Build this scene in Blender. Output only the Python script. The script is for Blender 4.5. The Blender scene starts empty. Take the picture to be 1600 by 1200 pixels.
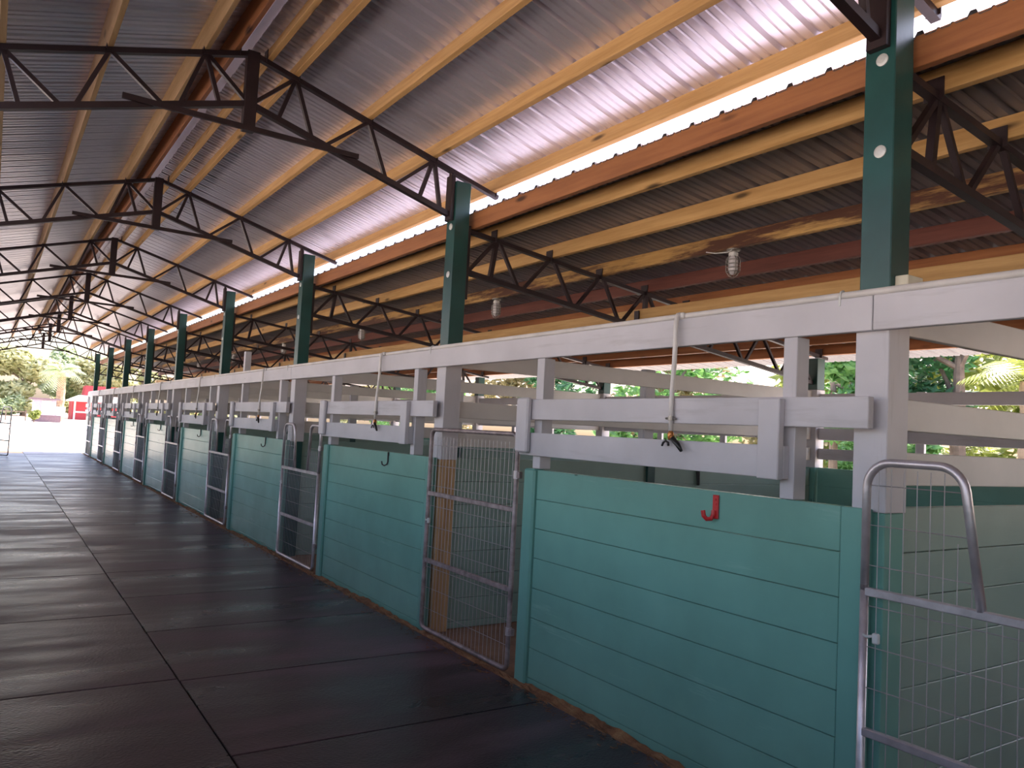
import bpy, bmesh, math, random
from mathutils import Vector, Matrix
random.seed(7)
C = bpy.context.scene.collection
PI = math.pi
# ------------------------------------------------------------------ layout
L = 3.66                      # bay length
Y0 = 1.787                    # near face of the first post
PX0, PX1, PW = 2.962, 3.094, 0.134
FX = 2.917                    # aisle face of the stall fronts
OX = 7.65                     # aisle face of the outer posts
RX = 1.335                    # ridge line
def PY(i): return Y0 + i * L
ORD = ['first', 'second', 'third', 'fourth', 'fifth', 'sixth', 'seventh', 'eighth', 'ninth', 'tenth',
       'eleventh', 'twelfth', 'thirteenth', 'fourteenth', 'fifteenth', 'sixteenth', 'seventeenth', 'eighteenth',
       'nineteenth', 'twentieth', 'twenty-first', 'twenty-second', 'twenty-third', 'twenty-fourth', 'twenty-fifth',
       'twenty-sixth', 'twenty-seventh', 'twenty-eighth']

# ------------------------------------------------------------------ materials
def new_mat(name):
    m = bpy.data.materials.new(name); m.use_nodes = True
    nt = m.node_tree; b = nt.nodes['Principled BSDF']
    return m, nt, b
def noise(nt, scale, detail=4, vec=None, rough=0.55):
    n = nt.nodes.new('ShaderNodeTexNoise'); n.inputs['Scale'].default_value = scale
    n.inputs['Detail'].default_value = detail; n.inputs['Roughness'].default_value = rough
    if vec is not None: nt.links.new(vec, n.inputs['Vector'])
    return n
def coords(nt, scale=(1, 1, 1), rnd=True):
    tc = nt.nodes.new('ShaderNodeTexCoord'); mp = nt.nodes.new('ShaderNodeMapping')
    mp.inputs['Scale'].default_value = scale
    nt.links.new(tc.outputs['Object'], mp.inputs['Vector'])
    if rnd:
        oi = nt.nodes.new('ShaderNodeObjectInfo'); cb = nt.nodes.new('ShaderNodeCombineXYZ')
        mu = nt.nodes.new('ShaderNodeMath'); mu.operation = 'MULTIPLY'; mu.inputs[1].default_value = 37.0
        nt.links.new(oi.outputs['Random'], mu.inputs[0])
        for k in range(3): nt.links.new(mu.outputs[0], cb.inputs[k])
        nt.links.new(cb.outputs[0], mp.inputs['Location'])
    return mp.outputs[0]
def ramp(nt, fac, stops):
    r = nt.nodes.new('ShaderNodeValToRGB'); e = r.color_ramp.elements
    e[0].position, e[0].color = stops[0][0], (*stops[0][1], 1)
    e[1].position, e[1].color = stops[-1][0], (*stops[-1][1], 1)
    for p, c in stops[1:-1]:
        x = e.new(p); x.color = (*c, 1)
    nt.links.new(fac, r.inputs[0]); return r.outputs[0]
def mixc(nt, fac, a, b):
    m = nt.nodes.new('ShaderNodeMix'); m.data_type = 'RGBA'
    if isinstance(fac, float): m.inputs[0].default_value = fac
    else: nt.links.new(fac, m.inputs[0])
    for k, v in ((6, a), (7, b)):
        if isinstance(v, tuple): m.inputs[k].default_value = (*v, 1)
        else: nt.links.new(v, m.inputs[k])
    return m.outputs[2]
def bump(nt, b, h, s, d=0.01):
    n = nt.nodes.new('ShaderNodeBump'); n.inputs['Strength'].default_value = s; n.inputs['Distance'].default_value = d
    nt.links.new(h, n.inputs['Height']); nt.links.new(n.outputs[0], b.inputs['Normal'])
def plain(name, col, rough=0.5, metal=0.0, var=0.12, scale=6.0, bmp=0.0):
    m, nt, b = new_mat(name)
    v = coords(nt); n = noise(nt, scale, 4, v)
    d = tuple(c * (1 - var) for c in col); l = tuple(min(1, c * (1 + var)) for c in col)
    nt.links.new(ramp(nt, n.outputs[0], [(0.3, d), (0.7, l)]), b.inputs['Base Color'])
    b.inputs['Roughness'].default_value = rough; b.inputs['Metallic'].default_value = metal
    if bmp: bump(nt, b, noise(nt, scale * 12, 3, v).outputs[0], bmp)
    return m
def wood(name, dark, light, stain=None, amount=0.5, axis=1):
    m, nt, b = new_mat(name)
    sc = [14, 14, 14]; sc[axis] = 0.9
    g = noise(nt, 1.6, 6, coords(nt, tuple(sc)), 0.65)
    col = ramp(nt, g.outputs[0], [(0.28, dark), (0.5, tuple((a + c) / 2 for a, c in zip(dark, light))), (0.72, light)])
    sk = [5, 5, 5]; sk[axis] = 1.4
    vo = nt.nodes.new('ShaderNodeTexVoronoi'); vo.inputs['Scale'].default_value = 1.0
    nt.links.new(coords(nt, tuple(sk)), vo.inputs['Vector'])
    kf = ramp(nt, vo.outputs['Distance'], [(0.05, (1, 1, 1)), (0.13, (0, 0, 0))])
    col = mixc(nt, kf, col, tuple(c * 0.25 for c in dark))
    if stain:
        ss = [3, 3, 5]; ss[axis] = 0.5
        s = noise(nt, 1.5, 6, coords(nt, tuple(ss)), 0.7)
        sf = ramp(nt, s.outputs[0], [(0.62 - amount * 0.25, (0, 0, 0)), (0.70 - amount * 0.2, (1, 1, 1))])
        col = mixc(nt, sf, col, stain)
    nt.links.new(col, b.inputs['Base Color'])
    b.inputs['Roughness'].default_value = 0.62
    bump(nt, b, g.outputs[0], 0.15)
    return m
def painted(name, col, worn, rough=0.5, axis=1, amount=0.3):
    m, nt, b = new_mat(name)
    sc = [9, 9, 9]; sc[axis] = 0.8
    g = noise(nt, 1.5, 6, coords(nt, tuple(sc)), 0.65)
    n2 = noise(nt, 1.7, 5, coords(nt))
    base = ramp(nt, n2.outputs[0], [(0.3, tuple(c * 0.86 for c in col)), (0.7, tuple(min(1, c * 1.08) for c in col))])
    wf = ramp(nt, g.outputs[0], [(0.70 - amount * 0.25, (0, 0, 0)), (0.86, (1, 1, 1))])
    c2 = mixc(nt, wf, base, worn)
    sk = [3.1, 3.1, 3.1]; sk[axis] = 1.3
    vo = nt.nodes.new('ShaderNodeTexVoronoi'); vo.inputs['Scale'].default_value = 1.0
    nt.links.new(coords(nt, tuple(sk)), vo.inputs['Vector'])
    kf = ramp(nt, vo.outputs['Distance'], [(0.012, (1, 1, 1)), (0.03, (0, 0, 0))])
    c2 = mixc(nt, kf, c2, tuple(c * 0.3 for c in col))
    nt.links.new(c2, b.inputs['Base Color'])
    b.inputs['Roughness'].default_value = rough
    bump(nt, b, g.outputs[0], 0.12)
    return m
M = {}
M['teal'] = painted('teal_board_paint', (0.165, 0.375, 0.315), (0.25, 0.46, 0.40), 0.27)
M['teal_v'] = painted('teal_post_paint', (0.15, 0.36, 0.305), (0.22, 0.44, 0.385), 0.30, axis=2)
M['teal_x'] = painted('teal_partition_lit', (0.24, 0.345, 0.295), (0.32, 0.42, 0.36), 0.42, axis=0)  # teal raised to stand in for light on the partitions' near faces
M['white'] = painted('white_board_paint', (0.545, 0.53, 0.56), (0.36, 0.345, 0.345), 0.5, amount=.5)
M['white_v'] = painted('white_upright_paint', (0.545, 0.53, 0.56), (0.36, 0.345, 0.345), 0.5, axis=2, amount=.5)
M['white_x'] = painted('white_partition_lit', (0.68, 0.655, 0.63), (0.54, 0.51, 0.48), 0.5, axis=0)  # paler copy of the white, light on partition faces put into the colour
M['green'] = plain('dark_green_post_paint', (0.011, 0.062, 0.057), 0.35, 0, 0.25, 3.0, 0.04)
M['steel'] = plain('dark_brown_truss_paint', (0.026, 0.014, 0.016), 0.45, 0.2, 0.3, 8.0)
M['pine'] = wood('pine_purlin', (0.40, 0.215, 0.065), (0.62, 0.38, 0.15))
M['pine_pale'] = wood('pale_pine_purlin', (0.44, 0.27, 0.11), (0.66, 0.45, 0.22))
M['pine_stain'] = wood('rust_stained_purlin', (0.40, 0.215, 0.06), (0.60, 0.37, 0.13), (0.085, 0.030, 0.014), 0.75)
M['redwood'] = wood('dark_red_purlin', (0.105, 0.030, 0.022), (0.185, 0.060, 0.040))
M['orangewood'] = wood('orange_brown_beam', (0.24, 0.085, 0.030), (0.40, 0.16, 0.055))
M['bare'] = wood('bare_post_wood', (0.36, 0.20, 0.085), (0.55, 0.35, 0.17), axis=2)
M['cream'] = plain('cream_block_wood', (0.62, 0.58, 0.45), 0.6)
M['galv'] = plain('galvanized_tube', (0.52, 0.48, 0.50), 0.36, 0.6, 0.2, 12)
M['galv_rust'] = plain('rusty_tube', (0.32, 0.26, 0.26), 0.5, 0.5, 0.4, 14)
M['wire'] = plain('gate_wire', (0.42, 0.40, 0.41), 0.45, 0.5)
M['black'] = plain('black_metal', (0.012, 0.012, 0.013), 0.4)
M['red'] = plain('red_enamel', (0.52, 0.022, 0.026), 0.35)
M['pvc'] = plain('white_pvc', (0.66, 0.63, 0.60), 0.4)
M['brass'] = plain('brass_valve', (0.48, 0.20, 0.06), 0.35, 0.7)
M['capmetal'] = plain('pale_bolt_cap', (0.55, 0.56, 0.54), 0.4, 0.2)
M['glassy'] = plain('lamp_glass', (0.62, 0.58, 0.58), 0.12, 0.0)
M['cast'] = plain('lamp_cast_metal', (0.30, 0.28, 0.25), 0.4, 0.7)
M['bark'] = plain('tree_bark', (0.20, 0.14, 0.105), 0.9, 0, 0.35, 5, 0.4)
M['palmbark'] = plain('palm_bark', (0.36, 0.24, 0.16), 0.9, 0, 0.35, 4, 0.4)
M['redwall'] = plain('red_barn_paint', (0.42, 0.035, 0.045), 0.6)
M['barnwhite'] = plain('barn_white_paint', (0.70, 0.66, 0.60), 0.6)
M['lavender'] = plain('shed_wall_paint', (0.48, 0.40, 0.50), 0.6)
M['shedroof'] = plain('shed_roof_tin', (0.20, 0.13, 0.15), 0.5)
M['fencewood'] = plain('weathered_fence_wood', (0.30, 0.22, 0.16), 0.8)
def leaf_mat(name, a, b_):
    m, nt, b = new_mat(name)
    n = noise(nt, 1.3, 3, coords(nt)); n2 = noise(nt, 9, 2, coords(nt))
    ad = nt.nodes.new('ShaderNodeMath'); ad.operation = 'ADD'
    h = nt.nodes.new('ShaderNodeMath'); h.operation = 'MULTIPLY'; h.inputs[1].default_value = 0.5
    nt.links.new(n.outputs[0], ad.inputs[0]); nt.links.new(n2.outputs[0], ad.inputs[1]); nt.links.new(ad.outputs[0], h.inputs[0])
    col = ramp(nt, h.outputs[0], [(0.36, a), (0.62, b_)])
    nt.links.new(col, b.inputs['Base Color']); b.inputs['Roughness'].default_value = 0.45
    tr = nt.nodes.new('ShaderNodeBsdfTranslucent'); nt.links.new(col, tr.inputs[0])
    mx = nt.nodes.new('ShaderNodeMixShader'); mx.inputs[0].default_value = 0.4
    nt.links.new(b.outputs[0], mx.inputs[1]); nt.links.new(tr.outputs[0], mx.inputs[2])
    nt.links.new(mx.outputs[0], nt.nodes['Material Output'].inputs[0])
    return m
M['leaf'] = leaf_mat('green_leaves', (0.07, 0.19, 0.05), (0.20, 0.40, 0.11))
M['leaf_y'] = leaf_mat('yellow_green_leaves', (0.16, 0.22, 0.04), (0.36, 0.40, 0.09))
M['leaf_d'] = leaf_mat('deep_green_leaves', (0.03, 0.10, 0.04), (0.08, 0.22, 0.08))
M['leaf_far'] = leaf_mat('sunlit_far_leaves', (0.36, 0.39, 0.17), (0.68, 0.66, 0.38))  # far leaf colours lightened to carry sun glare and haze
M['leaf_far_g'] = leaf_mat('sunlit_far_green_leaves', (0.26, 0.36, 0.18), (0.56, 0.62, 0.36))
M['leaf_o'] = leaf_mat('dry_olive_leaves', (0.15, 0.15, 0.06), (0.32, 0.26, 0.11))
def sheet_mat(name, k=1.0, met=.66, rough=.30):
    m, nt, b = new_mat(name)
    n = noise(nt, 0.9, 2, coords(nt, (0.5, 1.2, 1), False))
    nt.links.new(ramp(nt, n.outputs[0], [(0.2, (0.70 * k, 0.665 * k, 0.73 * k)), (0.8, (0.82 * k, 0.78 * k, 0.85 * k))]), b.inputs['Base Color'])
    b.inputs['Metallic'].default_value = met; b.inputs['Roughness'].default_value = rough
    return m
M['sheet'] = sheet_mat('galvalume_roof_sheet')
M['sheet_dull'] = sheet_mat('dulled_lean_to_sheet', .37, .5, .5)  # darkened copy of the roof sheet, weakens sun bounce under the eave
M['flashing'] = plain('paled_ridge_flashing', (0.80, 0.77, 0.80), 0.3, 0.15, 0.06, 3)  # base colour paled in place of light reflected along the ridge
def mat_rubber():
    m, nt, b = new_mat('black_rubber')
    n = noise(nt, 1.0, 5, coords(nt, (0.7, 2.6, 1))); n2 = noise(nt, 5, 4, coords(nt))
    c = ramp(nt, n.outputs[0], [(0.36, (0.017, 0.009, 0.014)), (0.52, (0.034, 0.021, 0.030)), (0.68, (0.120, 0.083, 0.110))])
    f = ramp(nt, n2.outputs[0], [(0.60, (0, 0, 0)), (0.78, (0.35,) * 3)])
    c = mixc(nt, f, c, (0.12, 0.095, 0.085))
    nt.links.new(c, b.inputs['Base Color'])
    nt.links.new(ramp(nt, n.outputs[0], [(0.34, (0.24,) * 3), (0.66, (0.50,) * 3)]), b.inputs['Roughness'])
    b.inputs['Specular IOR Level'].default_value = 0.5; b.inputs['Specular Tint'].default_value = (1.0, 0.86, 0.98, 1)
    w = nt.nodes.new('ShaderNodeTexVoronoi'); w.inputs['Scale'].default_value = 55
    nt.links.new(coords(nt, (1, 1.8, 1), False), w.inputs['Vector'])
    bump(nt, b, w.outputs['Distance'], 0.35, 0.004)
    return m
M['rubber'] = mat_rubber()
def mat_ground(name, stops, scale, b_=0.5):
    m, nt, b = new_mat(name)
    n = noise(nt, scale, 8, coords(nt, (1, 1, 1), False), 0.65)
    nt.links.new(ramp(nt, n.outputs[0], stops), b.inputs['Base Color']); b.inputs['Roughness'].default_value = 0.95
    bump(nt, b, noise(nt, scale * 14, 5, coords(nt, (1, 1, 1), False)).outputs[0], b_, 0.02)
    return m
M['dirt'] = mat_ground('stall_dirt', [(0.3, (0.16, 0.085, 0.05)), (0.7, (0.30, 0.18, 0.115))], 1.6)
M['sand'] = mat_ground('sunny_sand', [(0.3, (0.46, 0.40, 0.30)), (0.5, (0.56, 0.50, 0.40)), (0.7, (0.62, 0.57, 0.47))], 0.35)
M['shaving'] = mat_ground('straw_shavings', [(0.3, (0.12, 0.05, 0.025)), (0.55, (0.26, 0.13, 0.06)), (0.75, (0.40, 0.25, 0.12))], 9.0)

# ------------------------------------------------------------------ mesh builder
class MB:
    def __init__(s): s.v = []; s.f = []
    def add(s, vs, fs):
        o = len(s.v); s.v += [tuple(p) for p in vs]; s.f += [tuple(i + o for i in f) for f in fs]; return s
    def box(s, x0, x1, y0, y1, z0, z1, c=0.0):
        if c <= 0:
            vs = [(x, y, z) for x in (x0, x1) for y in (y0, y1) for z in (z0, z1)]
            return s.add(vs, [(0, 1, 3, 2), (4, 6, 7, 5), (0, 4, 5, 1), (2, 3, 7, 6), (0, 2, 6, 4), (1, 5, 7, 3)])
        lo = Vector((x0, y0, z0)); hi = Vector((x1, y1, z1))
        bm = bmesh.new(); bmesh.ops.create_cube(bm, size=1)
        for v in bm.verts: v.co = Vector(((lo + hi) / 2)[k] + v.co[k] * (hi - lo)[k] for k in range(3))
        bmesh.ops.bevel(bm, geom=bm.edges[:], offset=c, segments=1, affect='EDGES')
        bm.verts.index_update()
        s.add([v.co[:] for v in bm.verts], [[v.index for v in f.verts] for f in bm.faces]); bm.free(); return s
    def bar(s, p, q, w, h, up=(0, 1, 0)):
        p = Vector(p); q = Vector(q); d = (q - p).normalized(); u = Vector(up)
        a = (u - d * u.dot(d)).normalized(); b = d.cross(a)
        vs = [e + a * (i * w / 2) + b * (j * h / 2) for e in (p, q) for i, j in ((-1, -1), (1, -1), (1, 1), (-1, 1))]
        return s.add(vs, [(3, 2, 1, 0), (4, 5, 6, 7), (0, 1, 5, 4), (1, 2, 6, 5), (2, 3, 7, 6), (3, 0, 4, 7)])
    def tube(s, pts, r, n=10, closed=False, cap=True):
        P = [Vector(p) for p in pts]; m = len(P)
        rs = r if isinstance(r, (list, tuple)) else [r] * m
        vs = []; prev = None
        for i in range(m):
            if closed: t = (P[(i + 1) % m] - P[i - 1])
            else: t = P[min(i + 1, m - 1)] - P[max(i - 1, 0)]
            t.normalize()
            if prev is None:
                u = Vector((0, 0, 1)) if abs(t.z) < 0.9 else Vector((1, 0, 0))
                a = (u - t * u.dot(t)).normalized()
            else: a = (prev - t * prev.dot(t)).normalized()
            prev = a; b = t.cross(a)
            vs += [P[i] + (a * math.cos(2 * PI * k / n) + b * math.sin(2 * PI * k / n)) * rs[i] for k in range(n)]
        fs = []
        for i in range(m if closed else m - 1):
            j = (i + 1) % m
            fs += [(i * n + k, i * n + (k + 1) % n, j * n + (k + 1) % n, j * n + k) for k in range(n)]
        if cap and not closed: fs += [tuple(range(n))[::-1], tuple((m - 1) * n + k for k in range(n))]
        return s.add(vs, fs)
    def lathe(s, prof, x=0, y=0, n=16, axis='z'):
        vs = []; fs = []
        for r, z in prof: vs += [(x + r * math.cos(2 * PI * k / n), y + r * math.sin(2 * PI * k / n), z) for k in range(n)]
        m = len(prof)
        for i in range(m - 1): fs += [(i * n + k, i * n + (k + 1) % n, (i + 1) * n + (k + 1) % n, (i + 1) * n + k) for k in range(n)]
        fs += [tuple(range(n))[::-1], tuple((m - 1) * n + k for k in range(n))]
        return s.add(vs, fs)
    def build(s, name, mat, parent=None, loc=(0, 0, 0), smooth=False):
        me = bpy.data.meshes.new(name); me.from_pydata(s.v, [], s.f); me.update()
        bm = bmesh.new(); bm.from_mesh(me); bmesh.ops.recalc_face_normals(bm, faces=bm.faces[:]); bm.to_mesh(me); bm.free()
        me.materials.append(mat)
        if smooth: me.polygons.foreach_set('use_smooth', [True] * len(me.polygons))
        o = bpy.data.objects.new(name, me); C.objects.link(o); o.location = loc
        if parent: o.parent = parent
        return o
def tag(o, label=None, cat=None, group=None, kind=None):
    if label: o['label'] = label
    if cat: o['category'] = cat
    if group: o['group'] = group
    if kind: o['kind'] = kind
    return o
def empty(name, loc, label, cat, group=None, rz=0):
    o = bpy.data.objects.new(name, None); C.objects.link(o); o.location = loc; o.rotation_euler.z = rz
    o.empty_display_size = 0.1
    return tag(o, label, cat, group)
def copy_tree(o, loc, label=None, group=None):
    def cp(x, par):
        c = x.copy(); C.objects.link(c)
        if par: c.parent = par
        for ch in x.children: cp(ch, c)
        return c
    c = cp(o, None); c.location = loc
    if label: c['label'] = label
    if group: c['group'] = group
    return c
def arc(cx, cz, r, a0, a1, n=7):
    return [(cx + r * math.cos(a0 + (a1 - a0) * k / n), cz + r * math.sin(a0 + (a1 - a0) * k / n)) for k in range(n + 1)]

# ------------------------------------------------------------------ roof sheets and setting
YA, YB = -20.0, 31.62
def sheet(name, P, Q, ya=YA, yb=YB, mat='sheet'):
    """ribbed sheet from upper edge P=(x,z) to lower edge Q=(x,z), ribs running down the slope"""
    pitch = 0.2155
    prof = []
    y = ya
    while y < yb:
        prof += [(y, 0), (y + .012, .026), (y + .034, .026), (y + .046, 0),
                 (y + .092, 0), (y + .099, .009), (y + .107, .009), (y + .114, 0),
                 (y + .150, 0), (y + .157, .010), (y + .165, .010), (y + .172, 0)]
        y += pitch
    d = Vector((Q[0] - P[0], 0, Q[1] - P[1])).normalized()
    nrm = Vector((-d.z, 0, d.x));
    if nrm.z < 0: nrm = -nrm
    vs = []; fs = []; k = len(prof); th = 0.0012
    for (X, Z) in (P, Q):
        for yy, h in prof: vs.append((X + nrm.x * h, yy, Z + nrm.z * h))
    for i in range(k - 1): fs.append((i, i + 1, k + i + 1, k + i))
    m = MB().add(vs, fs)
    me = bpy.data.meshes.new(name); me.from_pydata(m.v, [], m.f); me.update(); me.materials.append(M[mat])
    o = bpy.data.objects.new(name, me); C.objects.link(o)
    so = o.modifiers.new('thickness', 'SOLIDIFY'); so.thickness = th
    return tag(o, kind='structure')
def zc(x): return 4.10 - 0.285 * abs(x - RX)           # main truss top chord centre line
def zt(x): return 3.19 - 0.1243 * (x - 3.1)            # lean-to top chord centre line
def zb(x): return 2.853 - 0.1213 * (x - 3.1)           # lean-to bottom chord centre line
PH = 0.125                                             # purlin height
def zs(x): return zc(x) + 0.02 + PH
EAVE = 3.40
sheet('ceiling', (RX + 0.04, zs(RX + 0.04)), (EAVE, zs(EAVE)))
sheet('ceiling', (RX - 0.04, zs(RX + 0.04)), (2 * RX - EAVE, zs(EAVE)))
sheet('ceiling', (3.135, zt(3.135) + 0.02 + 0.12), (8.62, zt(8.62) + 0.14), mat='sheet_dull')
sheet('ceiling', (2 * RX - 3.135, zt(3.135) + 0.02 + 0.12), (-2.6, zt(3.135) + .14 - .1243 * (2.6 - .465)))  # unseen left lean-to, cut short to let low light in
m = MB(); t = zs(RX) + 0.035
m.add([(RX - .16, YA, t - .048), (RX, YA, t), (RX + .16, YA, t - .048), (RX - .16, YB, t - .048), (RX, YB, t), (RX + .16, YB, t - .048)], [(0, 1, 4, 3), (1, 2, 5, 4)])
rc = m.build('trim_1', M['flashing']); rc.modifiers.new('t', 'SOLIDIFY').thickness = .0015; tag(rc, kind='structure')
# floor below the mats and in the stalls, ground outside
tag(MB().box(-5.0, 7.7, -16, 32.4, -0.10, 0.0).build('floor', M['dirt']), kind='structure')
g = MB().box(-260, 260, -120, 330, -0.5, -0.03).build('ground', M['sand']); tag(g, kind='structure')
# left-hand stall front: low boarded wall and its row of posts (only hinted at in the photo)
lw = MB()
for k in range(7):
    lw.box(-0.285, -0.247, -16, 32.3, 0.02 + k * .1905, 0.02 + k * .1905 + .187, .003)
tag(lw.build('wall_left', M['teal']), kind='structure')
# the building goes on behind the camera: stall walls, plus an added end wall
bk = MB()
for z0, z1 in ((.03, .24), (.243, .424), (.427, .608), (.611, .794), (.797, .978), (.981, 1.161), (1.164, 1.347)):
    bk.box(FX, FX + .038, -16, -1.9, z0, z1, .003); bk.box(OX + .04, OX + .08, -16, PY(0) - .01, z0, z1 + .003, .002)
    for yy in (-1.83, -5.49, -9.15): bk.box(FX + .05, OX, yy, yy + .036, z0, z1, .003)
tag(bk.build('wall_right', M['teal']), kind='structure')
bk = MB()
for z0, z1 in ((2.068, 2.212), (1.668, 1.800), (1.440, 1.578)):
    for yy in (-1.83, -5.49, -9.15): bk.box(FX + .05, OX, yy, yy + .036, z0, z1, .003)
tag(bk.build('trim_20', M['white']), kind='structure')
tag(MB().box(-2.6, 7.8, -20.1, -20.0, 0, 3.2).build('wall_back_added', M['teal']), kind='structure')  # unseen end wall added to stop light from behind

# ------------------------------------------------------------------ rubber mats
def rubber_mat(x0, x1, y0, y1, label):
    m = MB().box(x0 - (x0 + x1) / 2, x1 - (x0 + x1) / 2, y0 - (y0 + y1) / 2, y1 - (y0 + y1) / 2, 0.0, 0.018, .003)
    o = m.build('rubber_mat', M['rubber'], loc=((x0 + x1) / 2, (y0 + y1) / 2, 0.0))
    o.rotation_euler.z = random.uniform(-.0015, .0015)
    tag(o, label, 'mat', 'rubber mats of the aisle')
tag(MB().box(1.054, 2.845, -8, 2.594, 0, .018, .003).build('floor', M['rubber']), kind='structure')
tag(MB().box(-.18, 1.046, -8, 3.284, 0, .018, .003).build('floor', M['rubber']), kind='structure')
k = 0; y = 2.60
while y < 31.2:
    rubber_mat(1.054, 2.845, y + .004, y + 1.184, 'black rubber floor mat along the stall fronts, %s one from the camera' % ORD[k] if k else
               'black rubber floor mat along the stall fronts, nearest the camera')
    y += 1.19; k += 1
k = 0; y = 3.29
while y < 31.0:
    rubber_mat(-0.18, 1.046, y + .004, y + 1.726, 'black rubber floor mat in the left-hand column of the aisle, %s from the camera' % ORD[k] if k else
               'black rubber floor mat in the left-hand column of the aisle, nearest the camera')
    y += 1.735; k += 1
# debris along the foot of the stall fronts
sv = MB(); nx, ny = 7, 560
for j in range(ny + 1):
    for i in range(nx + 1):
        x = 2.825 + 0.083 * i / nx + random.uniform(-.006, .006); yy = 1.0 + 30.2 * j / ny
        h = 0.024 + 0.014 * math.sin(yy * 3.1) * math.sin(yy * 1.27) + random.uniform(-.007, .014)
        if i == 0: x -= random.uniform(0, .03)
        z = 0.0 if i in (0,) else h * (0.45 + 0.55 * i / nx)
        sv.v.append((x, yy, max(z, 0.002)))
for j in range(ny):
    for i in range(nx):
        a = j * (nx + 1) + i; sv.f.append((a, a + 1, a + nx + 2, a + nx + 1))
for k in range(900):
    yy = 1.0 + 26 * random.random() ** 1.5; x = 2.83 - abs(random.gauss(0, .05)); a = random.uniform(0, PI); l = random.uniform(.01, .035)
    sv.bar((x, yy, .021), (x + l * math.cos(a), yy + l * math.sin(a), .024), .003, .003, (0, 0, 1))
tag(sv.build('straw_debris', M['shaving']), 'brown dirt and straw shavings along the foot of the stall fronts', 'straw', kind='stuff')

# ------------------------------------------------------------------ aisle posts
def post(i, lower):
    lab = ['dark green square roof post nearest the camera, with two pale round bolt caps',
           'dark green roof post standing behind the plain mesh gate, bare wood below',
           'dark green roof post, third from the right along the aisle'][i] if i < 3 else \
          'dark green roof post, %s from the right along the aisle' % ORD[i]
    r = empty('roof_post', ((PX0 + PX1) / 2, PY(i) + PW / 2, 0), lab, 'post', 'green roof posts along the aisle')
    w = PW / 2
    MB().box(-w, w, -w, w, 2.121, 3.555, .004).build('upper_shaft', M['green'], r)
    MB().box(-w - .006, w + .006, -w - .006, w + .006, 1.335, 2.12, .003).build('white_sleeve', M['white_v'], r)['label'] = 'white painted sleeve'
    o = MB().box(-w, w, -w, w, 0.0, 1.335, .004).build('lower_shaft', M[lower], r)
    o['label'] = {'bare': 'bare wood lower part', 'teal_v': 'teal lower part', 'green': 'dark green lower part'}[lower]
    for z in (3.19, 2.803):
        b = MB(); b.lathe([(.026, 0), (.026, .006), (.016, .010), (.0, .011)], n=18)
        q = b.build('bolt_cap', M['capmetal'], r, smooth=False); q.location = (-w, -0.012, z); q.rotation_euler = (0, -PI / 2, 0)
    MB().box(-w - .034, -w, -.045, .045, 3.235, 3.60, .002).build('truss_plate', M['steel'], r)
    MB().box(w, w + .03, -.05, .05, 2.62, 3.22, .002).build('truss_plate', M['steel'], r)
    if i == 0:
        MB().box(-.035, .075, -w - .055, -w, 2.2, 2.285, .003).build('cleat', M['cream'], r)['label'] = 'pale wooden cleat'
    return r
for i in range(9): post(i, 'teal_v' if i == 0 else 'bare' if i == 1 else 'green')
# outer posts under the lean-to
def outer_post(i):
    r = empty('outer_post', (OX + PW / 2, PY(i) + PW / 2, 0),
              ('green lean-to post at the outer stall wall, %s from the right' % ORD[i - 1]) if i > 1 else
              'green lean-to post at the outer wall, rightmost of its row', 'post', 'outer posts of the lean-to')
    w = PW / 2
    MB().box(-w, w, -w, w, 2.225, zt(OX + PW) - .030, .004).build('upper_shaft', M['green'], r)
    MB().box(-w - .006, w + .006, -w - .006, w + .006, 1.36, 2.225, .003).build('white_sleeve', M['white_v'], r)['label'] = 'white painted sleeve'
    MB().box(-w, w, -w, w, 0, 1.36, .004).build('lower_shaft', M['teal_v'], r)
for i in range(1, 9): outer_post(i)
tag(MB().box(OX, OX + PW, PY(0), PY(0) + PW, 0, zt(OX + PW) - .03, .004).build('trim_21', M['green']), kind='structure')

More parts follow.
